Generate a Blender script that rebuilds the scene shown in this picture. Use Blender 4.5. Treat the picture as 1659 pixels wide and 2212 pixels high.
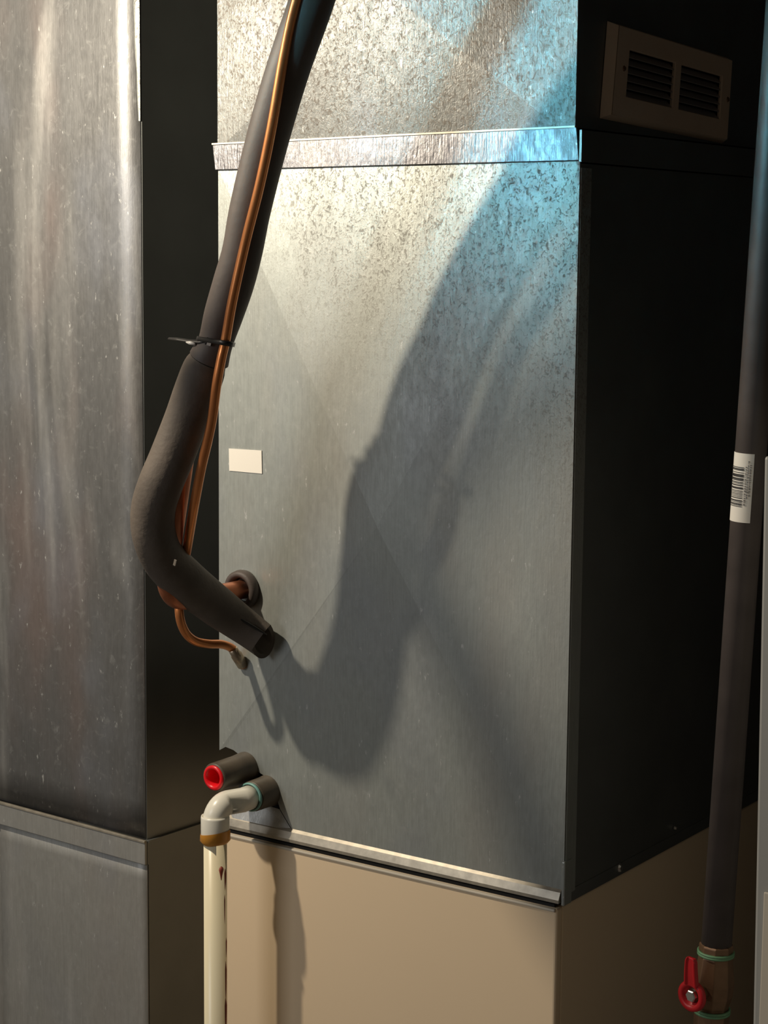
import bpy, bmesh, math, random
from mathutils import Vector, Matrix, Quaternion
random.seed(7)
for o in list(bpy.data.objects): bpy.data.objects.remove(o)
col = bpy.context.scene.collection
scn = bpy.context.scene

# ------------------------------------------------------------------ camera
ZB = 1.0                                    # height of the furnace cabinet top above the floor
FPX, YAW, PIT, ROL = 4177.294, 0.610067, 0.134507, 0.0094465
CAM = Vector((1.407223, -1.684918, 0.655845 + ZB))
_F = Vector((-math.sin(YAW)*math.cos(PIT), math.cos(YAW)*math.cos(PIT), -math.sin(PIT)))
_R0 = Vector((math.cos(YAW), math.sin(YAW), 0)); _U0 = _R0.cross(_F)
_R = _R0*math.cos(ROL) + _U0*math.sin(ROL); _U = -_R0*math.sin(ROL) + _U0*math.cos(ROL)
cd = bpy.data.cameras.new('camera'); cam = bpy.data.objects.new('camera', cd); col.objects.link(cam)
cam.matrix_world = Matrix(((_R.x, _U.x, -_F.x, CAM.x), (_R.y, _U.y, -_F.y, CAM.y), (_R.z, _U.z, -_F.z, CAM.z), (0, 0, 0, 1)))
cd.sensor_fit = 'VERTICAL'; cd.sensor_height = 36; cd.lens = FPX*36/2212; cd.clip_start = .05
scn.camera = cam

# ------------------------------------------------------------------ world, lights, exposure
w = bpy.data.worlds.new('world'); scn.world = w; w.use_nodes = True
w.node_tree.nodes['Background'].inputs[0].default_value = (.5, .55, .6, 1)
w.node_tree.nodes['Background'].inputs[1].default_value = .01
LAMP = Vector((-.3147, -.5719, .940 + ZB))
def light(kind, name, loc, energy, color, **k):
    l = bpy.data.lights.new(name, kind); l.energy = energy; l.color = color
    for a, b in k.items(): setattr(l, a, b)
    o = bpy.data.objects.new(name, l); col.objects.link(o); o.location = loc; return o
light('POINT', 'bulb_light', LAMP, 35, (1, .87, .68), shadow_soft_size=.016)
def aim(o, to):
    o.rotation_euler = (Vector(to) - o.location).to_track_quat('-Z', 'Y').to_euler()
cool = light('AREA', 'cool_beam_light', (-.78, -2.35, ZB + 1.24), .5, (.13, .76, 1.0), shape='RECTANGLE', size=.3, size_y=.4)  # unseen cool source, beam narrowed to tint only the plenum's upper right
cool.data.spread = math.radians(13); aim(cool, (.53, 0, ZB + .92))
fill = light('AREA', 'fill_light', (-.9, -2.5, 2.0), 12, (.95, .97, 1), size=.8)  # added fill with no fixture, lifts the front faces and their shadows
aim(fill, (.1, 0, 1.0))
vs = scn.view_settings
vs.view_transform = 'Standard'; vs.look = 'None'; vs.gamma = 1; vs.exposure = 0; vs.use_curve_mapping = False

# ------------------------------------------------------------------ helpers
def ray(u, v): return _F + _R*((u-829.5)/FPX) - _U*((v-1106)/FPX)
def at(u, v, y=0.0):
    d = ray(u, v); return CAM + d*((y-CAM.y)/d.y)
def atx(u, v, x):
    d = ray(u, v); return CAM + d*((x-CAM.x)/d.x)
def link(name, me, mat, parent=None, smooth=False):
    o = bpy.data.objects.new(name, me); col.objects.link(o)
    if mat: me.materials.append(mat)
    if parent: o.parent = parent; o.matrix_parent_inverse = Matrix.Translation(-parent.location)
    if smooth:
        for p in me.polygons: p.use_smooth = True
    return o
def fin(name, bm, mat, parent=None, smooth=False, bevel=0, solid=0, seg=2):
    bmesh.ops.recalc_face_normals(bm, faces=bm.faces)
    me = bpy.data.meshes.new(name); bm.to_mesh(me); bm.free()
    o = link(name, me, mat, parent, smooth)
    if solid:
        m = o.modifiers.new('solid', 'SOLIDIFY'); m.thickness = solid; m.offset = 0
    if bevel:
        m = o.modifiers.new('bevel', 'BEVEL'); m.width = bevel; m.segments = seg; m.limit_method = 'ANGLE'; m.angle_limit = .6
    return o
def empty(name, loc):
    o = bpy.data.objects.new(name, None); col.objects.link(o); o.location = Vector(loc); o.empty_display_size = .05; return o
def tag(o, label=None, cat=None, group=None, kind=None):
    for k, v in (('label', label), ('category', cat), ('group', group), ('kind', kind)):
        if v: o[k] = v
    return o
def box(bm, lo, hi, mat=None):
    vs_ = [bm.verts.new((x, y, z)) for x in (lo[0], hi[0]) for y in (lo[1], hi[1]) for z in (lo[2], hi[2])]
    if mat: [setattr(v, 'co', mat @ v.co) for v in vs_]
    for f in ((0,1,3,2), (4,6,7,5), (0,4,5,1), (2,3,7,6), (0,2,6,4), (1,5,7,3)): bm.faces.new([vs_[i] for i in f])
    return vs_
def catmull(P, n=8):
    """P = list of tuples; interpolates all components"""
    out = []
    Q = [[2*a-b for a, b in zip(P[0], P[1])]] + [list(p) for p in P] + [[2*a-b for a, b in zip(P[-1], P[-2])]]
    for i in range(1, len(Q)-2):
        for k in range(n):
            t = k/n; a, b, c, d = Q[i-1], Q[i], Q[i+1], Q[i+2]
            out.append([.5*(2*b[j] + (c[j]-a[j])*t + (2*a[j]-5*b[j]+4*c[j]-d[j])*t*t + (3*b[j]-a[j]-3*c[j]+d[j])*t**3) for j in range(len(b))])
    out.append(list(P[-1])); return out
def sweep(bm, pts, radii, n=24, squash=None, cap=True, axis=None):
    """tube along pts; squash(i)->(sx,sy) scales of the section"""
    pts = [Vector(p) for p in pts]; rings = []
    t0 = (pts[1]-pts[0]).normalized(); nrm = t0.orthogonal().normalized()
    if axis is not None: nrm = (axis - t0*axis.dot(t0)).normalized()
    prev = t0
    for i, p in enumerate(pts):
        t = ((pts[min(i+1, len(pts)-1)] - pts[max(i-1, 0)])).normalized()
        nrm = prev.rotation_difference(t) @ nrm; prev = t
        nrm = (nrm - t*nrm.dot(t)).normalized(); bn = t.cross(nrm)
        sx, sy = squash(i) if squash else (1, 1)
        rings.append([bm.verts.new(p + nrm*math.cos(2*math.pi*k/n)*radii[i]*sx + bn*math.sin(2*math.pi*k/n)*radii[i]*sy) for k in range(n)])
    for a, b in zip(rings, rings[1:]):
        for k in range(n): bm.faces.new((a[k], a[(k+1) % n], b[(k+1) % n], b[k]))
    if cap:
        bm.faces.new(rings[0]); bm.faces.new(rings[-1])
    return rings
def tube(name, pts, r, mat, parent=None, n=20, cap=True):
    bm = bmesh.new(); sweep(bm, pts, [r]*len(pts) if isinstance(r, (int, float)) else r, n, cap=cap)
    return fin(name, bm, mat, parent, True)
def lathe(bm, prof, M, n=32):
    """prof = (radius, height) closed outline round local Z"""
    rings = [[bm.verts.new(M @ Vector((r*math.cos(2*math.pi*k/n), r*math.sin(2*math.pi*k/n), h))) for k in range(n)] for r, h in prof]
    for a, b in zip(rings, rings[1:] + rings[:1]):
        for k in range(n): bm.faces.new((a[k], a[(k+1) % n], b[(k+1) % n], b[k]))
def autosmooth(o, ang=.6):
    m = o.modifiers.new('edges', 'EDGE_SPLIT'); m.split_angle = ang
    return o

# ------------------------------------------------------------------ materials
class NT:
    def __init__(s, name):
        s.m = bpy.data.materials.new(name); s.m.use_nodes = True; s.t = s.m.node_tree
        s.b = s.t.nodes['Principled BSDF']; s.n = s.t.nodes
    def new(s, t, **k):
        q = s.n.new(t)
        for a, b in k.items(): setattr(q, a, b)
        return q
    def put(s, sock, v):
        if hasattr(v, 'is_output') or isinstance(v, bpy.types.NodeSocket): s.t.links.new(v, sock)
        else: sock.default_value = v
    def coord(s, scale=(1, 1, 1), rot=(0, 0, 0), loc=(0, 0, 0)):
        c = s.new('ShaderNodeTexCoord'); m = s.new('ShaderNodeMapping')
        g = s.new('ShaderNodeNewGeometry')
        s.t.links.new(g.outputs['Position'], m.inputs[0])
        m.inputs['Scale'].default_value = scale; m.inputs['Rotation'].default_value = rot; m.inputs['Location'].default_value = loc
        return m.outputs[0]
    def noise(s, vec, scale, detail=3, rough=.5, dist=0):
        q = s.new('ShaderNodeTexNoise'); s.put(q.inputs['Vector'], vec); q.inputs['Scale'].default_value = scale
        q.inputs['Detail'].default_value = detail; q.inputs['Roughness'].default_value = rough; q.inputs['Distortion'].default_value = dist
        return q.outputs['Fac']
    def rng(s, v, a, b, c=0, d=1):
        q = s.new('ShaderNodeMapRange'); s.put(q.inputs[0], v); q.interpolation_type = 'SMOOTHSTEP'
        for i, x in enumerate((a, b, c, d)): q.inputs[i+1].default_value = x
        return q.outputs[0]
    def math(s, op, a, b=0.0):
        q = s.new('ShaderNodeMath', operation=op); s.put(q.inputs[0], a); s.put(q.inputs[1], b); return q.outputs[0]
    def mix(s, f, a, b, mode='MIX'):
        q = s.new('ShaderNodeMix', data_type='RGBA', blend_type=mode); s.put(q.inputs[0], f)
        for sock, v in ((q.inputs[6], a), (q.inputs[7], b)):
            s.put(sock, (*v, 1) if isinstance(v, tuple) and len(v) == 3 else v)
        return q.outputs[2]
    def bump(s, h, strength, dist, prev=None):
        q = s.new('ShaderNodeBump'); s.put(q.inputs['Height'], h); q.inputs['Strength'].default_value = strength
        q.inputs['Distance'].default_value = dist
        if prev is not None: s.put(q.inputs['Normal'], prev)
        return q.outputs[0]
def plain(name, c, rough=.5, metal=0, noise=0, nscale=30, bump=0, spec=.5):
    t = NT(name); c = tuple(c)
    if noise:
        f = t.noise(t.coord(), nscale, 4)
        t.put(t.b.inputs['Base Color'], t.mix(f, tuple(x*(1-noise) for x in c), tuple(min(1, x*(1+noise)) for x in c)))
    else: t.b.inputs['Base Color'].default_value = (*c, 1)
    t.b.inputs['Roughness'].default_value = rough; t.b.inputs['Metallic'].default_value = metal
    t.b.inputs['Specular IOR Level'].default_value = spec
    if bump: t.put(t.b.inputs['Normal'], t.bump(t.noise(t.coord(), nscale*6, 3), .5, bump))
    return t.m
def galvanised(name, tint=(.56, .57, .55), rough=(.36, .5), pits=0.0, wave=.0012, blotch=.5, grain=1.0, metal=.82, streak=0.0, reflectc=None):
    t = NT(name)
    P = t.coord(); V = t.coord((1, 1, .05)); V2 = t.coord((1, 1, .45))
    grainf = t.noise(V, 620, 2, .6); grain2 = t.noise(V2, 160, 3, .6)
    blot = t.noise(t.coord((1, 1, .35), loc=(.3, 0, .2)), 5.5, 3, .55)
    blot2 = t.noise(t.coord((1, 1, .5), loc=(3, 1, 2)), 9, 2, .5)
    spang = t.noise(P, 85, 3, .6, .6)
    c = t.mix(t.rng(grainf, .3, .7), tuple(x*.95 for x in tint), tuple(min(1, x*1.05) for x in tint))
    c = t.mix(t.math('MULTIPLY', t.rng(blot, .46, .66), blotch), c, reflectc or (0.329, 0.287, 0.252))  # patina tint; the override colour paints a reddish reflection into the metal
    c = t.mix(t.math('MULTIPLY', t.rng(blot2, .5, .68), blotch*.8), c, (0.294, 0.315, 0.364))
    c = t.mix(t.math('MULTIPLY', t.rng(spang, .55, .8), .25), c, (0.525, 0.532, 0.518))
    # light scratches and specks
    sp = t.noise(t.coord((1, 1, .4)), 150, 4, .7)
    c = t.mix(t.rng(sp, .64, .74), c, (0.595, 0.602, 0.588))
    r = t.math('ADD', t.rng(blot, .3, .7, rough[0], rough[1]), t.rng(grain2, .3, .7, -.05, .05))
    n = t.bump(t.noise(t.coord((1, 1, .45)), 5, 2), 1, wave*6)
    n = t.bump(grainf, .35*grain, .0005, n)
    n = t.bump(grain2, .35*grain, .0008, n)
    if pits:
        q = t.noise(t.coord((1, 1, .8)), 250, 3, .62, 1.3)
        sep = t.new('ShaderNodeSeparateXYZ'); s_ = t.coord(); t.put(sep.inputs[0], s_)
        m = t.rng(t.math('ADD', t.math('ADD', sep.outputs[2], t.math('MULTIPLY', sep.outputs[0], .45)), t.math('MULTIPLY', blot, .5)), 1.78, 2.12)
        d = t.math('MULTIPLY', t.rng(q, .50, .64), m)
        c = t.mix(t.math('MULTIPLY', d, .62*pits), c, (.16, .14, .12))
        n = t.bump(t.math('MULTIPLY', q, m), .25, .0012, n)
        r = t.math('ADD', r, t.math('MULTIPLY', d, .2))
    if streak:
        sm = t.noise(t.coord((1, 1, .12), rot=(0, .06, 0)), 14, 3, .6, .5)
        c = t.mix(t.math('MULTIPLY', t.rng(sm, .5, .75), streak), c, (.8, .79, .76))
        n = t.bump(sm, .5, .006*streak, n)
    t.put(t.b.inputs['Base Color'], c); t.put(t.b.inputs['Roughness'], r)
    t.b.inputs['Metallic'].default_value = metal; t.put(t.b.inputs['Normal'], n)
    return t.m
M = {}
M['galv'] = galvanised('galvanised_steel', tint=(.385,.41,.39), rough=(.44,.54), pits=1.0, blotch=.3, metal=.42, grain=.8)
M['galv_worn'] = galvanised('weathered_galvanised_steel', tint=(.165,.172,.168), rough=(.40,.52), pits=1.3, blotch=.4, metal=.42)
M['galv_duct'] = galvanised('galvanised_steel_duct', tint=(.175, .176, .176), rough=(.44, .56), wave=.0013, blotch=.5, reflectc=(.25,.18,.16), streak=.3, metal=.6, grain=.6)  # reddish blotches stand in for reflected colour
M['galv_old'] = galvanised('galvanised_steel_base', tint=(.40, .40, .38), rough=(.45, .6), wave=.002, blotch=.3, streak=.25, metal=.5)
M['cleat'] = galvanised('bright_galvanised_strip', tint=(.12, .118, .125), rough=(.34, .44), wave=.0008, blotch=.4, grain=2.0, metal=.85)
M['edge'] = plain('worn_zinc_edge', (.42, .38, .31), .42, .5, .45, 90)
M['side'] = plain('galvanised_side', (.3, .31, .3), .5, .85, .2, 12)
M['beige'] = plain('beige_enamel', (.9, .71, .49), .33, 0, .04, 3, .00008)
M['foam'] = plain('black_foam', (.085, .068, .061), .58, 0, .25, 24, .0006)
M['foam_old'] = plain('dusty_black_foam', (.11, .09, .074), .7, 0, .45, 30, .001)
M['copper'] = plain('copper', (.9, .33, .12), .3, .8, .2, 40)
M['copper_old'] = plain('tarnished_copper', (.5, .19, .1), .42, .85, .35, 40)
M['solder'] = plain('solder', (.55, .45, .33), .35, .8, .3, 120)
M['black'] = plain('black_plastic', (.018, .017, .016), .42, 0, .2, 60)
M['dustyblack'] = plain('dusty_black_plastic', (.1, .08, .058), .48, 0, .6, 45)
M['red'] = plain('red_plastic', (.85, .012, .02), .3)
M['redlever'] = plain('red_vinyl', (.5, .012, .018), .4, 0, .2, 60)
M['iron'] = plain('black_iron', (.10, .083, .078), .5, .2, .3, 40)
M['brass'] = plain('dull_bronze', (.22, .13, .075), .45, .6, .35, 50)
M['tape'] = plain('green_thread_sealant', (.14, .3, .16), .5, 0, .3, 120)
M['steel'] = plain('steel', (.7, .69, .66), .3, .9, .1, 100)
M['label'] = plain('paper_label', (.9, .86, .78), .6)
M['ink'] = plain('black_ink', (.03, .028, .028), .6)
M['greyink'] = plain('grey_ink', (.25, .24, .24), .6)
M['grille'] = plain('almond_enamel', (.8, .64, .5), .4, 0, .08, 25)
M['slat'] = plain('dark_slat_enamel', (.30, .29, .30), .45)
M['dark'] = plain('dark_gap_shade', (.012, .012, .012), .8)
M['grey'] = plain('grey_enamel', (.36, .36, .34), .5)
M['cream'] = plain('cream_enamel', (.62, .56, .46), .5)
M['concrete'] = plain('concrete', (.20, .18, .155), .85, 0, .25, 3, .0006)
M['wall'] = plain('dark_wall', (.035, .034, .032), .9, 0, .2, 4)
M['paint'] = plain('warm_grey_paint', (.4, .39, .37), .8, 0, .05, 3)
M['wall_warm'] = plain('brown_wall', (.12, .10, .08), .9, 0, .2, 4)
M['timber'] = plain('dark_ceiling', (.05, .04, .03), .9, 0, .3, 4)
M['white_tie'] = plain('clear_nylon', (.8, .78, .74), .2)
def pvc():
    t = NT('aged_cream_pvc'); c = t.mix(t.noise(t.coord((1, 1, .15)), 45, 3), (.95, .88, .66), (.9, .78, .5))
    t.put(t.b.inputs['Base Color'], c); t.b.inputs['Roughness'].default_value = .3; return t.m
M['pvc'] = pvc()
M['pvc_white'] = plain('white_pvc', (.88, .85, .74), .3, 0, .05, 40)
M['primer'] = plain('orange_primer', (.62, .27, .035), .35, 0, .25, 90)
M['rust'] = plain('red_brown_drip', (.3, .06, .035), .5, 0, .5, 120)
M['teal'] = plain('teal_cement', (.2, .42, .38), .4, 0, .3, 120)

# ------------------------------------------------------------------ room
CEIL = 2.55; X0, X1, Y0, Y1 = -1.8, 2.3, -3.0, 1.35
def slab(name, lo, hi, mat):
    bm = bmesh.new(); box(bm, lo, hi); o = fin(name, bm, mat); o['kind'] = 'structure'; return o
slab('floor', (X0-.1, Y0-.1, -.1), (X1+.1, Y1+.1, 0), M['concrete'])
slab('ceiling', (X0-.1, Y0-.1, CEIL), (X1+.1, Y1+.1, CEIL+.1), M['timber'])
slab('wall_back', (X0, Y1, 0), (X1, Y1+.1, CEIL), M['wall'])
slab('wall_front', (X0, Y0-.1, 0), (X1, Y0, CEIL), M['paint'])
slab('wall_left', (X0-.1, Y0-.1, 0), (X0, Y1+.1, CEIL), M['paint'])
slab('wall_right', (X1, Y0-.1, 0), (X1+.1, Y1+.1, CEIL), M['wall_warm'])

# ------------------------------------------------------------------ furnace cabinet (beige)
W = .46; DEP = .62
fur = empty('furnace_cabinet', (W/2, .3, 0))
tag(fur, 'beige enamelled furnace cabinet standing under the tall galvanised plenum', 'furnace')
YF = -.006                                    # cabinet face a little proud of the plenum
bm = bmesh.new(); box(bm, (-.001, YF, .02), (W-.004, YF+.012, ZB-.016)); fin('front_panel', bm, M['beige'], fur, bevel=.003, seg=3)
for nm, x0, x1 in (('side_panel', W-.0145, W-.0045), ('side_panel', 0, .01)):
    bm = bmesh.new(); box(bm, (x0, YF+.0122, .02), (x1, DEP, ZB-.016)); fin(nm, bm, M['beige'], fur, bevel=.002)
bm = bmesh.new(); box(bm, (.011, DEP-.01, .02), (W-.016, DEP, ZB-.016)); fin('back_panel', bm, M['beige'], fur)
bm = bmesh.new(); box(bm, (.004, YF+.003, ZB-.0155), (W-.009, DEP, ZB-.0125)); fin('gap_shadow', bm, M['dark'], fur)['label'] = 'dark strip coloured as the shadow in the gap under the plenum flange'  # near-black strip stands in for the shade in the gap
bm = bmesh.new(); box(bm, (.0, YF-.002, ZB-.0195), (W-.006, YF+.004, ZB-.0162)); fin('top_lip', bm, M['cream'], fur, bevel=.0012)
bm = bmesh.new(); box(bm, (.012, .02, 0), (W-.02, DEP-.02, .0198)); fin('base', bm, M['black'], fur)

# ------------------------------------------------------------------ plenum
ple = empty('supply_plenum', (W/2, .3, ZB))
tag(ple, 'tall galvanised sheet metal plenum with crossed creases on top of the beige furnace', 'duct')
H = .744
hole_px = [(488,1613), (505,1620), (530,1640), (560,1668), (583,1683), (592,1705), (606,1748), (630,1789)]
# lower front panel: fan of facets round a raised centre
bm = bmesh.new()
ctr = at(830, 1135, 0); c0 = bm.verts.new((ctr.x, -.013, ctr.z))
def P0(u, v): p = at(u, v, 0); return (p.x, p.z)
tri = [(0, ZB+H), (W, ZB+H), (W, ZB-.0), P0(630, 1789)] + [P0(*q) for q in hole_px[::-1][1:]] + [(0, P0(474, 1620)[1])]
ring = [bm.verts.new((x, 0, z)) for x, z in tri]
for i in range(len(ring)): bm.faces.new((c0, ring[i], ring[(i+1) % len(ring)]))
fin('lower_front_panel', bm, M['galv'], ple, solid=.0012)
# upper front panel
bm = bmesh.new(); zu = ZB+H+.02; zt = CEIL-.002; xr = W-.007
a = at(838, -25, 0); av = bm.verts.new((a.x, -.010, a.z))
b1 = at(676, 296, 0); b2 = at(1004, 290, 0)
ring = [bm.verts.new(p) for p in ((-.002, .0015, zu), (b1.x, .0038, zu), (b2.x, .0032, zu), (xr, .0015, zu), (xr, .0015, zt), (-.002, .0015, zt))]
for i in range(6): bm.faces.new((av, ring[i], ring[(i+1) % 6]))
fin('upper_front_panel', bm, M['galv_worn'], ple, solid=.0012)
# seam strip
bm = bmesh.new()
pr = [(-.0035, 0, .012), (-.007, -.003, .032), (-.0045, -.003, .0045)]
za, zb_ = ZB+H-.001, ZB+H+.030
v = [(-.002, -.004, za-.0005), (W+.001, -.004, za+.0015), (W-.003, -.0035, zb_+.003), (-.006, -.0035, zb_-.0035)]
f = [bm.verts.new(p) for p in v]; b = [bm.verts.new((p[0], .0008 - .001, p[2])) for p in v]
bm.faces.new(f); bm.faces.new(b)
for i in range(4): bm.faces.new((f[i], f[(i+1) % 4], b[(i+1) % 4], b[i]))
sm = fin('seam_strip', bm, M['cleat'], ple, bevel=.0008); sm['label'] = 'bright folded strip covering the horizontal duct seam'
bm = bmesh.new(); box(bm, (-.0055, -.0052, zb_-.0036), (W-.004, .0008, zb_-.0018))
vv = list(bm.verts)
for q in vv: q.co.z += (q.co.x/W)*.0062
fin('strip_fold', bm, M['edge'], sm)
bm = bmesh.new(); box(bm, (W+.001, -.0042, za+.0005), (W+.0035, .5, zb_)); fin('side_seam_strip', bm, M['side'], ple)
# sides and back
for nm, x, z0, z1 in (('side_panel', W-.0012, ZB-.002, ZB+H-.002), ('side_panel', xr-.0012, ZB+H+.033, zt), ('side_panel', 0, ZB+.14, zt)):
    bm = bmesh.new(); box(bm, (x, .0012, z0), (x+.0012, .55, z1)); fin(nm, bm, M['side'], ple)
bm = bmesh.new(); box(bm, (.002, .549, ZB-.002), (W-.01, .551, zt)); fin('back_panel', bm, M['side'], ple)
# raised corner bead along the right-hand edge
bm = bmesh.new(); box(bm, (W-.0005, .001, ZB-.002), (W+.0012, .022, ZB+H-.006)); fin('corner_seam', bm, M['galv'], ple, bevel=.0005)
# flange at the foot of the plenum
bm = bmesh.new()
xf = P0(505, 1770)[0]
prof = [(0.001, .006), (-.0035, .0015), (-.007, -.006), (-.007, -.0095), (.001, -.0095)]
A = [bm.verts.new((xf-.03, y, ZB+z)) for y, z in prof]; B = [bm.verts.new((W-.002, y, ZB+z)) for y, z in prof]
bm.faces.new(A); bm.faces.new(B)
for i in range(5): bm.faces.new((A[i], A[(i+1) % 5], B[(i+1) % 5], B[i]))
fl = fin('base_flange', bm, M['edge'], ple); fl['label'] = 'worn bright flange along the foot of the plenum'
bm = bmesh.new(); box(bm, (W-.0005, .004, ZB-.012), (W+.001, .54, ZB+.001)); fin('side_flange', bm, M['side'], ple)
bm = bmesh.new(); box(bm, (W-.001, -.004, ZB-.012), (W+.003, .012, ZB+.035)); fin('corner_tab', bm, M['galv'], ple, bevel=.0012)
scr = atx(1338, 1874, W+.001)
for (u, v_) in ((1338, 1874), (1457, 1788)):
    p = atx(u, v_, W+.0012); r_ = .005 if u < 1400 else .0022
    bm = bmesh.new(); lathe(bm, [(.0001, .003), (r_*.7, .003), (r_, .001), (r_, 0), (.0001, 0)], Matrix.Translation(p) @ Matrix.Rotation(math.pi/2, 4, 'Y'), 10)
    fin('screw_head', bm, M['steel'], ple)
# blank paper label
bm = bmesh.new(); q = [at(u, v_, -.0035) for u, v_ in ((493,969), (567,973), (568,1023), (494,1017))]
# follows the creased facet
def facet_y(x): return -.013*max(0, x)/ctr.x
fr = [bm.verts.new((p.x, facet_y(p.x)-.0016, p.z)) for p in q]; bk = [bm.verts.new((p.x, facet_y(p.x)-.0009, p.z)) for p in q]
bm.faces.new(fr); bm.faces.new(bk)
for i in range(4): bm.faces.new((fr[i], fr[(i+1) % 4], bk[(i+1) % 4], bk[i]))
fin('paper_label', bm, M['label'], ple)['label'] = 'small blank cream paper label'
# rubber grommet ring where the large copper pipe enters
gp = at(531, 1272, -.001)
bm = bmesh.new()
prof = [(.0135, 0), (.0215, 0), (.0228, .006), (.0218, .012), (.0185, .015), (.015, .013), (.0135, .008)]
lathe(bm, prof, Matrix.Translation(gp) @ Matrix.Rotation(math.pi/2, 4, 'X'), 36)
fin('rubber_grommet', bm, M['foam'], ple, True)['label'] = 'black foam ring round the pipe opening'
# louvered register on the right-hand side, high up
def side_map(u, v_, out): return atx(u, v_, xr + out)
reg = empty('air_register', side_map(1450, 180, .006))
tag(reg, 'almond louvered air register high on the shaded right side of the plenum', 'register')
FL = .010
c = [side_map(*q, FL) for q in ((1338,55), (1582,131), (1571,301), (1322,247))]
def quadpt(s, t): return (c[0]*(1-s)+c[1]*s)*(1-t) + (c[3]*(1-s)+c[2]*s)*t
def inv(u, v_):
    p = side_map(u, v_, FL); s = t = .5
    for _ in range(20):
        e = quadpt(s, t)-p; a_ = quadpt(s+.01, t)-quadpt(s, t); b_ = quadpt(s, t+.01)-quadpt(s, t)
        a_ *= 100; b_ *= 100; det = a_.y*b_.z-a_.z*b_.y
        s -= (e.y*b_.z-e.z*b_.y)/det; t -= (a_.y*e.z-a_.z*e.y)/det
    return s, t
s0, t0 = inv(1361, 107); s1, _ = inv(1460, 135); s2, _ = inv(1473, 140); s3, t1 = inv(1555, 257)
ss = [0, s0, s1, s2, s3, 1]; tt = [0, t0, t1, 1]
bm = bmesh.new(); vf = {}
for i, s_ in enumerate(ss):
    for j, t_ in enumerate(tt):
        for k, dx in ((0, 0), (1, -.004)): vf[i, j, k] = bm.verts.new(quadpt(s_, t_) + Vector((dx, 0, 0)))
holes = {(1, 1), (3, 1)}
for i in range(5):
    for j in range(3):
        if (i, j) in holes: continue
        for k in (0, 1): bm.faces.new((vf[i,j,k], vf[i+1,j,k], vf[i+1,j+1,k], vf[i,j+1,k]))
for (i, j) in holes:
    for (a_, b_) in (((i,j),(i+1,j)), ((i+1,j),(i+1,j+1)), ((i+1,j+1),(i,j+1)), ((i,j+1),(i,j))):
        bm.faces.new((vf[(*a_,0)], vf[(*b_,0)], vf[(*b_,1)], vf[(*a_,1)]))
fin('face_plate', bm, M['grille'], reg, bevel=.0008)
bm = bmesh.new()                                   # flared rim back to the duct
oc = [p + Vector((-FL+.0006, dy, dz)) for p, dy, dz in zip(c, (-.008, .006, .006, -.008), (.004, .004, -.004, -.004))]
fc = [bm.verts.new(p + Vector((-.0005, 0, 0))) for p in c]; oo = [bm.verts.new(p) for p in oc]
for i in range(4): bm.faces.new((fc[i], fc[(i+1) % 4], oo[(i+1) % 4], oo[i]))
fin('flared_rim', bm, M['grille'], reg)
bm = bmesh.new(); q = [bm.verts.new(quadpt(s_, t_) + Vector((-FL+.0012, 0, 0))) for s_, t_ in ((s0-.02, t0-.04), (s3+.02, t0-.04), (s3+.02, t1+.04), (s0-.02, t1+.04))]
bm.faces.new(q); fin('opening_backing', bm, M['dark'], reg)
for (sa, sb) in ((s0, s1), (s2, s3)):
    for k in range(6):
        t_ = t0 + (t1-t0)*(k+.55)/6; bm = bmesh.new(); dt = (t1-t0)/6*.42
        pts_ = [quadpt(sa, t_-dt)+Vector((-.0075, 0, 0)), quadpt(sb, t_-dt)+Vector((-.0075, 0, 0)), quadpt(sb, t_+dt)+Vector((-.0015, 0, 0)), quadpt(sa, t_+dt)+Vector((-.0015, 0, 0))]
        bm.faces.new([bm.verts.new(p) for p in pts_]); fin('louver_slat', bm, M['slat'], reg, solid=.0009)
for u, v_ in ((1348, 148), (1572, 215)):
    p = side_map(u, v_, FL)
    bm = bmesh.new(); lathe(bm, [(.0001, .0015), (.0022, .0012), (.003, 0), (.0001, 0)], Matrix.Translation(p) @ Matrix.Rotation(math.pi/2, 4, 'Y'), 10)
    fin('screw', bm, M['brass'], reg)

# ------------------------------------------------------------------ drain pan connections seen through the cut corner
pan = empty('drain_pan', at(540, 1700, .03))
tag(pan, 'black plastic drain pan with two outlet stubs behind the cut plenum corner', 'drain pan')
zl = at(630, 1789, 0).z
bm = bmesh.new(); box(bm, (.012, .018, ZB+.002), (.17, .03, ZB+.1)); fin('pan_wall', bm, M['black'], pan, bevel=.003)
PD = .075
s1c = at(462, 1680, -.058); s2c = at(543, 1721, -.030)
def stub(p, r, y1=.02):
    bm = bmesh.new(); Mx = Matrix.Translation((p.x, y1, p.z)) @ Matrix.Rotation(math.pi/2, 4, 'X'); L_ = y1-p.y
    lathe(bm, [(r*.74, 0), (r*1.12, 0), (r*1.08, L_*.3), (r*1.02, L_*.5), (r, L_-.002), (r-.001, L_), (r*.74, L_)], Mx, 36)
    return fin('outlet_stub', bm, M['dustyblack'], pan, True)
R1 = .0165
stub(s1c, R1); stub(s2c, .0175)
bm = bmesh.new()                                   # moulded skirt sloping out under the lower stub
q = [at(*a) for a in ((500,1760,-.001), (560,1735,.006), (604,1748,.004), (628,1789,-.001), (560,1786,-.003), (505,1772,-.003))]
bm.faces.new([bm.verts.new(p) for p in q]); fin('skirt', bm, M['galv_old'], pan, solid=.001)['label'] = 'scuffed metal skirt under the stubs'
plug = bmesh.new()
Mx = Matrix.Translation(s1c + Vector((0, .004, 0))) @ Matrix.Rotation(math.pi/2, 4, 'X')
lathe(plug, [(.0001, -.022), (.0075, -.022), (.0088, -.002), (.0095, .0052), (.0118, .0066), (.0142, .0052), (.0142, -.001), (.0118, -.0015), (.0118, -.025), (.0001, -.025)], Mx, 36)
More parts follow.
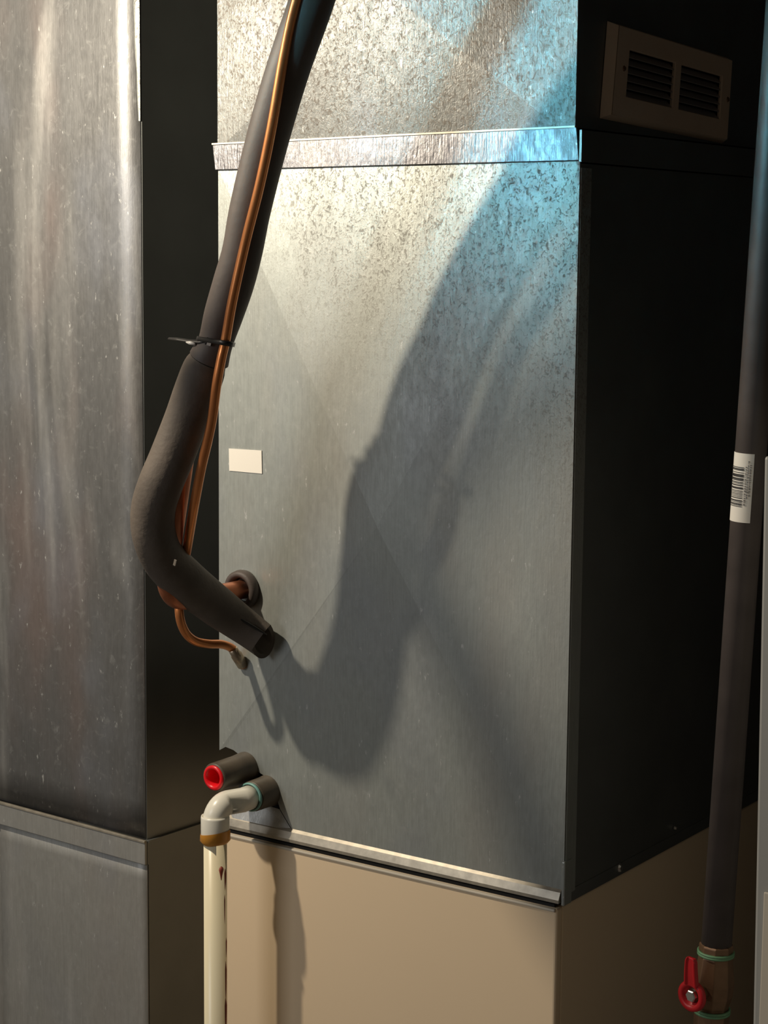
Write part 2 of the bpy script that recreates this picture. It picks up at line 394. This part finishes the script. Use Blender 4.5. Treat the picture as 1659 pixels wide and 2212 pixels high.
pl = fin('pipe_plug', plug, M['red'], pan, True); pl['label'] = 'hollow bright red plastic plug'

# ------------------------------------------------------------------ condensate pipe (cream PVC)
pv = empty('condensate_pipe', (at(465, 1900, -PD).x, -PD, 0))
tag(pv, 'cream plastic drain pipe with elbow running down in front of the furnace', 'pipe')
ax = at(465, 1810, -PD); px_, py_ = ax.x, -PD
zh = at(466, 1738, -PD).z
e0 = Vector((s2c.x, -.026, s2c.z)); 
path = [e0, Vector((s2c.x-.0005, -.045, s2c.z-.0005))]
for k in range(9):
    a_ = k/8*math.pi/2; R_ = .0155
    path.append(Vector((px_+(s2c.x-px_)*.3*(1-k/8), -PD+R_-R_*math.sin(a_), s2c.z-.002-R_+R_*math.cos(a_))))
path.append(Vector((px_, -PD, s2c.z-.024)))
o = tube('elbow', path, .0139, M['pvc_white'], pv, 28); o['label'] = 'white elbow fitting'
zc = at(465, 1764, -PD).z
bm = bmesh.new(); lathe(bm, [(.0132, -.026), (.0156, -.026), (.0160, -.024), (.0161, -.001), (.0157, .0012), (.0145, .0012), (.0132, -.003)], Matrix.Translation((px_, -PD, zc)), 36)
fin('pipe_collar', bm, M['pvc_white'], pv, True)['label'] = 'white collar above the orange primer ring'
bm = bmesh.new(); sweep(bm, [(px_, -PD, .0005), (px_+.0005, -PD-.0005, .5), (px_, -PD, zc-.004)], [.0131]*3, 32); fin('riser', bm, M['pvc'], pv, True)
# primer ring: drooping skirt of orange primer
bm = bmesh.new(); n = 40; top = []; bot = []
for k in range(n):
    a_ = 2*math.pi*k/n; x, y = math.cos(a_), math.sin(a_)
    dr = .006*(1-x)/2 + .0015*math.sin(3*a_)
    top.append(bm.verts.new((px_+x*.0168, py_+y*.0168, zc-.0175+.0035*x)))
    bot.append((bm.verts.new((px_+x*.0172, py_+y*.0172, zc-.0255-dr*.35)), bm.verts.new((px_+x*.0134, py_+y*.0134, zc-.030-dr*.3))))
for k in range(n):
    j = (k+1) % n
    bm.faces.new((top[k], top[j], bot[j][0], bot[k][0])); bm.faces.new((bot[k][0], bot[j][0], bot[j][1], bot[k][1]))
fin('primer_ring', bm, M['primer'], pv, True)['label'] = 'orange primer stain round the joint'
bm = bmesh.new(); lathe(bm, [(.0148, 0), (.0165, .0005), (.0168, .002), (.0158, .0035), (.0148, .0035)], Matrix.Translation((s2c.x, -.0305, s2c.z)) @ Matrix.Rotation(math.pi/2, 4, 'X'), 32)
fin('cement_ring', bm, M['teal'], pv, True)['label'] = 'teal ring of pipe cement'
# drips of red-brown primer along the right-hand side of the riser
bm = bmesh.new(); random.seed(3)
z = zc-.058
ang = math.radians(8)
while z > .1:
    h = random.uniform(.015, .06); wd = random.uniform(.0010, .0022); a_ = ang + random.uniform(-.12, .12)
    c_ = Vector((px_+math.cos(a_)*.0127, py_+math.sin(a_)*.0127, z)); tdir = Vector((-math.sin(a_), math.cos(a_), 0)); od = Vector((math.cos(a_), math.sin(a_), 0))
    n_ = 5
    for k in range(n_):
        s_ = k/(n_-1); 
    sec = [c_ + Vector((0, 0, -h*s_)) for s_ in (0, .2, .6, 1)]
    sweep(bm, [p for p in sec], [wd*.3, wd, wd*.8, wd*.25], 8)
    z -= h*random.uniform(.75, 1.3)
c_ = Vector((px_+math.cos(-.35)*.0128, py_+math.sin(-.35)*.0128, zc-.058)); sweep(bm, [c_+Vector((0,0,z_)) for z_ in (.004,.0025,0,-.003,-.007,-.012)], [.0008,.0024,.003,.0022,.0013,.0006], 10)
fin('primer_drips', bm, M['rust'], pv, True)['label'] = 'red brown drips down the right side'
# ------------------------------------------------------------------ refrigerant lines
line = empty('refrigerant_line_set', at(540, 1385, -.03))
tag(line, 'black foam insulated refrigerant line with bare copper tube bending into the plenum', 'pipe')
TY = [ # u, v, depth, radius
 (770,-330,-.192,.0215),(722,-160,-.186,.0215),(674,0,-.179,.0215),(622,150,-.170,.0213),(578,300,-.161,.0213),(541,450,-.153,.0210),(524,540,-.149,.0206),(505,610,-.147,.0212),(483,680,-.147,.0202),(466,738,-.147,.0182),(452,775,-.147,.0212)]
TL = [(449,780,-.147,.0198),(440,800,-.148,.0225),(422,850,-.150,.0232),(403,905,-.155,.0232),(372,985,-.163,.0234),(347,1045,-.167,.0236),(331,1100,-.166,.0236),(333,1155,-.158,.0236),(355,1208,-.138,.0240),(395,1250,-.112,.0243),(445,1291,-.078,.0232),(500,1333,-.046,.0222),(540,1362,-.030,.0222),(568,1383,-.023,.0232)]
DK = 1.0
def path3(T, n=6):
    Q = catmull([(*at(u, v_, y*DK), r*(1+.09*(1-DK)*-y*5)) for u, v_, y, r in T], n); return [Vector(q[:3]) for q in Q], [q[3] for q in Q]
pts_, rr = path3(TY)
bm = bmesh.new(); sweep(bm, pts_, rr, 32); o = fin('foam_sleeve', bm, M['foam'], line, True); o['label'] = 'upper black foam sleeve'; autosmooth(o)
pts_, rr = path3(TL); N_ = len(pts_)
bm = bmesh.new()
viewdir = (pts_[-1]-CAM).normalized(); tend = (pts_[-1]-pts_[-3]).normalized()
def sq(i):
    k = max(0, (i-(N_-16))/15); return (1-.10*k, 1-.42*k)
wallside = Vector((.25, -.3, .9))
outer = sweep(bm, pts_, rr, 36, squash=sq, cap=False, axis=None)
bm.faces.new(outer[0])
bm2 = outer[-1]
cen = pts_[-1]
toc = (CAM-cen).normalized(); toc = (toc - tend*toc.dot(tend)).normalized()
for v in bm2: v.co -= tend*(v.co-cen).dot(toc)*.9
r1 = [bm.verts.new(cen + (v.co-cen)*.74 + tend*.0002) for v in bm2]; r2 = [bm.verts.new(cen + (v.co-cen)*.66 - tend*.03) for v in bm2]
n = len(bm2)
for k in range(n):
    j = (k+1) % n; bm.faces.new((bm2[k], bm2[j], r1[j], r1[k])); bm.faces.new((r1[k], r1[j], r2[j], r2[k]))
bm.faces.new(r2)
o = fin('foam_sleeve', bm, M['foam_old'], line, True); o['label'] = 'lower dusty foam sleeve with an open flattened end'; autosmooth(o, .9)
# lengthwise slit edge near the open end
sl = []
for i in range(N_-15, N_):
    t = (pts_[min(i+1, N_-1)]-pts_[i-1]).normalized(); vd = (CAM-pts_[i]).normalized(); up = t.cross(vd).normalized()
    k = (i-(N_-15))/14; up = up if up.z > 0 else -up
    off = (vd*.86 + up*(.1+.25*k)).normalized()*rr[i]*(.97-.12*k)
    sl.append(pts_[i] + off)
tube('slit_edge', sl, [.0004+.0016*math.sin(math.pi*i/(len(sl)-1)) for i in range(len(sl))], M['black'], line, 8)
# small torn flake
fp = at(376, 1214, -.165); bm = bmesh.new(); box(bm, (-.0018, -.0006, -.0035), (.0018, .0006, .0035), Matrix.Translation(fp + Vector((.004, -.003, 0))) @ Matrix.Rotation(.3, 4, 'Y')); fin('torn_flake', bm, plain('grey_fibre', (.14, .12, .1), .8), line, bevel=.0005)
# bare liquid line
CT = [(740,-330,-.214),(690,-160,-.208),(641,0,-.201),(614,120,-.193),(588,270,-.184),(561,400,-.177),(531,520,-.171),(502,650,-.169),(487,735,-.167),(478,775,-.168),(468,830,-.168),(459,900,-.163),(449,950,-.161),(435,1010,-.157),(420,1090,-.147),(403,1190,-.118),(392,1250,-.090),(387,1320,-.097),(398,1362,-.089),(420,1384,-.074),(450,1391,-.055),(480,1392,-.034),(503,1402,-.018),(518,1424,-.008),(526,1440,-.0025)]
Q = catmull([tuple(at(u, v_, y*DK)) for u, v_, y in CT], 5)
tube('liquid_line', [Vector(q) for q in Q], .0050, M['copper'], line, 16)['label'] = 'thin bare copper tube'
bm = bmesh.new(); fp0 = at(503, 1402, -.02); fp1 = at(524, 1437, -.004)
sweep(bm, [fp0, fp0.lerp(fp1, .3), fp0.lerp(fp1, .35), fp1], [.0056, .0056, .0066, .0062], 14); fin('solder_joint', bm, M['solder'], line, True)
# bare suction stub with its elbow behind the sleeve
xs = gp.x; zs = gp.z
e = [(gp.x, .012, gp.z), (gp.x, -.03, gp.z+.0005), (gp.x-.002, -.06, gp.z+.001), (gp.x-.004, -.10, gp.z+.001)]
R_ = .026; yb = -.104
for k in range(1, 9):
    a_ = k/8*math.pi/2; e.append((gp.x-.005, yb-R_*math.sin(a_)+.0, gp.z+.002+R_-R_*math.cos(a_)))
top_ = at(398, 985, -.150)
l_ = Vector(e[-1])
for s_ in (.3, .6, 1): 
    p = l_.lerp(top_, s_); e.append(tuple(p))
tube('suction_line', e, .0108, M['copper_old'], line, 20)['label'] = 'thick tarnished copper tube behind the sleeve'

# ------------------------------------------------------------------ cable tie
tie = empty('cable_tie', at(470, 738, -.144)); tag(tie, 'black cable tie strapping the copper tube to the foam sleeve', 'cable tie')
tc = at(466, 738, -.147); td = (at(483, 680, -.147)-at(452, 790, -.147)).normalized()
vd = (CAM-tc).normalized(); sx = td.cross(vd).normalized(); vd = sx.cross(td).normalized()
if sx.x < 0: sx = -sx
cc = at(487, 740, -.168)
bm = bmesh.new(); n = 40; rings = []
tilt = td + sx*.0
for k in range(n):
    a_ = 2*math.pi*k/n; d = sx*math.cos(a_) + vd*math.sin(a_)
    r = .0184
    p = tc + d*r; q = cc + d*.0066                      # hull of sleeve and copper
    out = max((p-tc).dot(d), (q-tc).dot(d)); use = p if (p-tc).dot(d) >= (q-tc).dot(d) else q
    use = use - td*(use-tc).dot(td) - td*(-.28*(use-tc).dot(vd) - .12*(use-tc).dot(sx))
    rings.append([bm.verts.new(use + d*o_ + td*h) for o_, h in ((0, -.0026), (.0016, -.0024), (.0016, .0024), (0, .0026))])
for k in range(n):
    for j in range(4): bm.faces.new((rings[k][j], rings[(k+1) % n][j], rings[(k+1) % n][(j+1) % 4], rings[k][(j+1) % 4]))
fin('strap', bm, M['black'], tie, True)
hp = at(453, 737, -.147) + (CAM-tc).normalized()*.021
Mr = Matrix((( *sx, 0), (*vd, 0), (*td, 0), (0, 0, 0, 1))).transposed(); Mr.translation = hp
bm = bmesh.new(); box(bm, (-.0042, -.003, -.0038), (.0036, .004, .0036), Mr); fin('tie_head', bm, M['black'], tie, bevel=.0008)
Mr2 = Mr.copy(); Mr2.translation = hp + vd*.0045
bm = bmesh.new(); box(bm, (-.0022, -.0008, -.0034), (.002, .0008, .0034), Mr2); fin('tie_pawl', bm, M['white_tie'], tie)['label'] = 'small glinting white pawl'
tl = [hp - sx*.003] + [at(u, v_, -y*DK) for u, v_, y in ((430,738,.164),(405,736,.162),(385,733,.159),(364,731,.156))]
bm = bmesh.new(); sweep(bm, tl, [.0024, .0024, .0022, .0021, .0015], 8, squash=lambda i: (1, .45)); fin('tail', bm, M['black'], tie, True)
bm = bmesh.new(); a1 = at(402, 739, -.164); b1_ = at(422, 743, -.164); sweep(bm, [a1, a1.lerp(b1_, .4), b1_], [.0006, .002, .0016], 8); fin('tail_nick', bm, M['white_tie'], tie, True)['label'] = 'pale scraped nick at the tail'

# ------------------------------------------------------------------ left return duct
ang = math.radians(3.0); dc = at(313, 1500, 0)            # front right-hand corner
DX, DY = -math.cos(ang), math.sin(ang)                    # along the face, leftwards and back
ZS = at(315, 1815, 0).z; 
duct = empty('return_duct', (dc.x-.2, .2, 0)); tag(duct, 'scratched galvanised duct filling the left side, streaked and dented', 'duct')
FM = Matrix(((-DX, DY, 0, dc.x), (-DY, -DX, 0, 0), (0, 0, 1, 0), (0, 0, 0, 1)))
# local frame: +x to the right along the face, +y backwards, origin at the corner
FM = Matrix.Translation((dc.x, 0, 0)) @ Matrix.Rotation(-ang, 4, 'Z')
def dpanel(name, x0, x1, z0, z1, mat, y=0, wob=0, th=.0012, nx=14, nz=36):
    bm = bmesh.new(); g = {}
    for i in range(nx+1):
        for j in range(nz+1):
            x = x0+(x1-x0)*i/nx; z = z0+(z1-z0)*j/nz
            e_ = math.sin(math.pi*i/nx)**2*math.sin(math.pi*j/nz)**2
            dy = wob*e_*(math.sin(x*23+z*5)+.7*math.sin(z*11-x*9+1.3))
            g[i, j] = bm.verts.new(FM @ Vector((x, y+dy, z)))
    for i in range(nx):
        for j in range(nz): bm.faces.new((g[i,j], g[i+1,j], g[i+1,j+1], g[i,j+1]))
    return fin(name, bm, mat, duct, True, solid=th)
WD = .55
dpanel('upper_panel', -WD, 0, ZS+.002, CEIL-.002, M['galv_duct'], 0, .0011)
xs_ = -(at(313,2000,0)-at(8,2000,.012)).length
dpanel('lower_panel', xs_+.001, .003, .002, ZS-.024, M['galv_old'], -.001, .0012)
dpanel('outer_lower_panel', -WD, xs_-.002, .002, ZS-.024, M['galv_old'], .002, .001)
bm = bmesh.new()
for (y0, y1, x0, x1, z0, z1) in ((-.0065, -.0022, -WD, .0045, ZS-.029, ZS),):
    box(bm, (x0, y0, z0), (x1, y1, z1), FM)
o = fin('seam_strip', bm, M['galv_old'], duct, bevel=.0012); o['label'] = 'raised strip across the lower joint'
bm = bmesh.new(); box(bm, (-WD, -.0075, ZS-.002), (.0045, -.003, ZS+.0015), FM); fin('strip_fold', bm, M['edge'], o, bevel=.0008)
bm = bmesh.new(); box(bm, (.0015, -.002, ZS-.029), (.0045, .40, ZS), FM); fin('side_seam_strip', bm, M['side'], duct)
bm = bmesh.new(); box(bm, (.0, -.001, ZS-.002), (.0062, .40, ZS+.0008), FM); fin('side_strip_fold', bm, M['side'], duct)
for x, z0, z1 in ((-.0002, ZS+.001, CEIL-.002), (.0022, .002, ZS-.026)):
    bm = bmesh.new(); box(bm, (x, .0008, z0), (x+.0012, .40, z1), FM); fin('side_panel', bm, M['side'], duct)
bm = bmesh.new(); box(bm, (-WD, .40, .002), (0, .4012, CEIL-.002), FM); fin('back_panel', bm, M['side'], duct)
# crumpled hem folded over the corner near the top
bm = bmesh.new(); random.seed(5); L_, R2 = [], []
zt0, zt1 = at(290, 262, 0).z, CEIL-.01; nn = 40
for j in range(nn+1):
    s_ = j/nn; z = zt0+(zt1-zt0)*s_; wd = .0015+.016*min(1, s_*2.2)**.8 + random.uniform(-.0008, .0008)
    L_.append(bm.verts.new(FM @ Vector((-wd, -.0012, z)))); R2.append((bm.verts.new(FM @ Vector((-wd*.5, -.0030+random.uniform(-.001, .001), z))), bm.verts.new(FM @ Vector((.0006, -.0012, z)))))
for j in range(nn):
    bm.faces.new((L_[j], R2[j][0], R2[j+1][0], L_[j+1])); bm.faces.new((R2[j][0], R2[j][1], R2[j+1][1], R2[j+1][0]))
fin('crumpled_hem', bm, M['galv'], duct, True)['label'] = 'bright crumpled hem at the top right edge'

# ------------------------------------------------------------------ gas pipe with label and valve
GY = .03; GR = .0152
g0 = at(1548, 2035, GY); g1 = at(1622, 977, GY); gd = (g1-g0).normalized()
gtop = g0 + gd*((CEIL-.003-g0.z)/gd.z)
gas = empty('gas_pipe', (g0 - gd*(g0.z/gd.z))); tag(gas, 'black iron gas pipe rising at the right, with a barcode sticker', 'pipe')
gbase = g0 - gd*((g0.z-.004)/gd.z)
gb_ = g0 - gd*.115
tube('upper_pipe', [g0 - gd*.002, g0.lerp(gtop, .5), gtop], GR, M['iron'], gas, 28)
tube('lower_pipe', [gbase, gb_.lerp(gbase, .5), gb_], GR, M['iron'], gas, 28)
# sticker wraps the left-front of the pipe
side = Vector((0,0,1)).cross(gd); vdir = (CAM-g1); vdir = (vdir - gd*vdir.dot(gd)).normalized(); rdir = gd.cross(vdir).normalized()
if rdir.dot(_R) < 0: rdir = -rdir
def gwrap(a_, l, r): return g1 + gd*l + (rdir*math.sin(a_) + vdir*math.cos(a_))*r
def wrap_patch(bm, a0, a1, l0, l1, r, n=10, th=.0002):
    f = [[bm.verts.new(gwrap(a0+(a1-a0)*i/n, l, r)) for l in (l0, l1)] for i in range(n+1)]
    k = [[bm.verts.new(gwrap(a0+(a1-a0)*i/n, l, r-th)) for l in (l0, l1)] for i in range(n+1)]
    for i in range(n):
        bm.faces.new((f[i][0], f[i+1][0], f[i+1][1], f[i][1])); bm.faces.new((k[i][0], k[i+1][0], k[i+1][1], k[i][1]))
        for j in (0, 1): bm.faces.new((f[i][j], f[i+1][j], k[i+1][j], k[i][j]))
    bm.faces.new((f[0][0], f[0][1], k[0][1], k[0][0])); bm.faces.new((f[n][0], f[n][1], k[n][1], k[n][0]))
PXM = (g1-CAM).dot(_F)/FPX                                 # metres per photo pixel at the pipe
SL = -148*PXM*1.012
bm = bmesh.new(); wrap_patch(bm, math.radians(-100), math.radians(14), SL, 0, GR+.0004)
o = fin('barcode_sticker', bm, M['label'], gas, True); autosmooth(o); o['label'] = 'white barcode sticker wrapped round the pipe'
st = o
bm = bmesh.new(); random.seed(11)
def fr(v_): return (v_-977)/145*SL
y = 1006
bars = [(1006,1.4),(1009,2.2),(1012,1.2),(1017,1.2),(1021,2.4),(1024,2.6),(1029,3),(1033,1.4),(1037,1.6),(1040,1),(1043,2),(1048,2.6),(1051,1),(1055,1.2),(1058,1),(1061,1.2),(1064,1),(1067,1),(1070,1.6),(1075,2.4),(1079,1),(1082,2),(1085,1.2),(1088,1.2)]
for v_, h in bars: wrap_patch(bm, math.radians(-88), math.radians(-20), fr(v_), fr(v_+h*1.15), GR+.0009, 6)
o = fin('barcode', bm, M['ink'], st); o['kind'] = 'stuff'
bm = bmesh.new()
for k, (a0, v0, v1) in enumerate(((-14, 1004, 1086), (-6, 992, 1070), (1, 1000, 1064))):
    v_ = v0
    while v_ < v1:
        h = random.uniform(1.2, 4.5); wrap_patch(bm, math.radians(a0), math.radians(a0+random.uniform(3, 5)), fr(v_), fr(v_+h), GR+.0009, 2); v_ += h+random.uniform(.8, 2.5)
o = fin('small_print', bm, M['greyink'], st); o['kind'] = 'stuff'
val = empty('gas_valve', g0 - gd*.06); tag(val, 'bronze ball valve with red lever on the black pipe at lower right', 'valve')
bm = bmesh.new()
Mg = Matrix(((*rdir, 0), (*(gd.cross(rdir)), 0), (*gd, 0), (0, 0, 0, 1))).transposed(); Mg.translation = g0
px = PXM
prof = [(.0156, -2*px), (.0172, -6*px), (.0175, -22*px), (.0158, -25*px), (.0165, -29*px), (.0172, -34*px), (.0185, -60*px), (.0205, -95*px), (.0198, -125*px), (.0165, -152*px), (.0165, -160*px), (.0178, -163*px), (.0178, -200*px), (.0156, -203*px)]
lathe(bm, prof, Mg, 8)
fin('valve_body', bm, M['brass'], val, bevel=.0012)
for l in (-22, -27, -158, -164):
    bm = bmesh.new(); lathe(bm, [(.0165, -.0014), (.0186, -.001), (.0186, .001), (.0165, .0014)], Mg @ Matrix.Translation((0, 0, l*px)), 28)
    fin('thread_sealant', bm, M['tape'], val, True)
# nipple end at top, scraped bright
bm = bmesh.new(); wrap0 = Mg @ Matrix.Translation((-.0125, -.0, -11*px)); 
lv = (vdir*.80 - rdir*.60).normalized()                 # lever stem direction
hubc = at(1519, 2152, GY) ; 
hubc = g0 - gd*(108*px) + lv*.0325
Lx = gd.cross(lv).normalized(); 
if Lx.dot(_R) < 0: Lx = -Lx
Ml = Matrix(((*Lx, 0), (*(lv.cross(Lx)), 0), (*lv, 0), (0, 0, 0, 1))).transposed(); Ml.translation = hubc
bm.free(); bm = bmesh.new(); lathe(bm, [(.0001, -.018), (.0075, -.018), (.0075, -.001), (.0001, -.001)], Ml, 16); fin('valve_stem', bm, M['brass'], val, True)
bm = bmesh.new(); lathe(bm, [(.0075, -.0016), (.0155, -.0016), (.0162, .0005), (.0155, .004), (.0118, .0048), (.0098, .0035), (.0088, -.0005), (.0075, -.0005)], Ml, 32)
hub = fin('lever', bm, M['redlever'], val, True)
# lever arm upwards: grooved tapered bar
bm = bmesh.new(); up = gd; n_ = 8
prev = None
lw0, lw1 = .0082, .0062; L = 92*px
secs = []
for k in range(n_+1):
    s_ = k/n_; w_ = lw0+(lw1-lw0)*s_; z_ = .011+ (L-.011)*s_
    if k == n_: w_ *= .75
    lift = .002 + .003*math.sin(math.pi*min(1, s_*1.0)*.5)
    prof = [(-w_, 0), (-w_, .0045), (-w_*.72, .0056), (-w_*.5, .0035), (w_*.5, .0035), (w_*.72, .0056), (w_, .0045), (w_, 0)]
    secs.append([bm.verts.new(hubc + Lx*a_ + lv*(b_+lift-.001) + gd*z_) for a_, b_ in prof])
for a_, b_ in zip(secs, secs[1:]):
    for j in range(8): bm.faces.new((a_[j], a_[(j+1) % 8], b_[(j+1) % 8], b_[j]))
bm.faces.new(secs[0]); bm.faces.new(secs[-1])
fin('lever_arm', bm, M['redlever'], hub, bevel=.0008)
bm = bmesh.new(); lathe(bm, [(.0001, -.0005), (.0062, -.0005), (.0062, .0038), (.0052, .0046), (.0001, .0046)], Ml, 6); fin('lever_nut', bm, M['steel'], hub, bevel=.0005)
# ------------------------------------------------------------------ grey cabinet at the right border
gc = [at(1650, 985, -.1), at(1625, 2212, -.1)]
xg = gc[0].x
cabx = empty('grey_cabinet', (xg+.15, 0, 0)); tag(cabx, 'grey enamelled appliance casing at the far right edge of the picture', 'appliance')
tl_ = Vector(gc[0]); bl_ = gc[0] + (gc[1]-gc[0])*((tl_.z-.002)/(tl_.z-gc[1].z))
bm = bmesh.new()
v8 = []
for dx, dy in ((0, 0), (.3, 0), (.3, .3), (0, .3)):
    v8.append((bm.verts.new(bl_+Vector((dx, dy, 0))), bm.verts.new(tl_+Vector((dx, dy, 0)))))
for i in range(4): bm.faces.new((v8[i][0], v8[(i+1) % 4][0], v8[(i+1) % 4][1], v8[i][1]))
bm.faces.new([q[0] for q in v8]); bm.faces.new([q[1] for q in v8]); fin('casing', bm, M['grey'], cabx, bevel=.003)
bm = bmesh.new(); q0 = at(1653, 1925, -.1); box(bm, (q0.x, -.1035, .3), (q0.x+.25, -.1006, q0.z)); fin('cream_panel', bm, M['cream'], cabx, bevel=.001)['label'] = 'cream front plate'

# ------------------------------------------------------------------ hanging lamp (above left of the picture) and an unseen hose added to cast a shadow on the plenum
lamp = empty('hanging_lamp', LAMP + Vector((0, 0, .05))); tag(lamp, 'bare bulb holder hanging in front of the left duct above the picture', 'lamp')
bm = bmesh.new(); lathe(bm, [(.0001, .035), (.012, .035), (.017, .045), (.017, .085), (.009, .095), (.0001, .095)], Matrix.Translation(LAMP), 24); fin('bulb_holder', bm, M['black'], lamp, True)
tube('flex', [LAMP+Vector((0, 0, .094)), LAMP+Vector((0, 0, .3)), Vector((LAMP.x, LAMP.y, CEIL-.002))], .003, M['black'], lamp, 8)
hose_t = .30
hs = [(1560,250),(1500,420),(1312,700),(1140,905),(1000,1068),(925,1160),(950,1290),(1010,1430),(1080,1590),(1140,1750),(1185,1900),(1260,2030),(1400,2110)]
hp_ = [LAMP.lerp(at(u, v_, 0), hose_t) for u, v_ in hs]
hp_ = [hp_[0] + Vector((.0, -.02, CEIL-.003-hp_[0].z))] + [hp_[0].lerp(Vector((hp_[0].x, hp_[0].y, CEIL)), .4)] + hp_
Q = catmull([tuple(p) for p in hp_], 5)
cb = tube('shadow_hose', [Vector(q) for q in Q], [.0088 + .0032*min(1, max(0, (i/len(Q)-.45)/.2)) for i in range(len(Q))], M['foam'], None, 14); tag(cb, 'black hose added beyond the left border, shaped to cast the second shadow', 'hose')
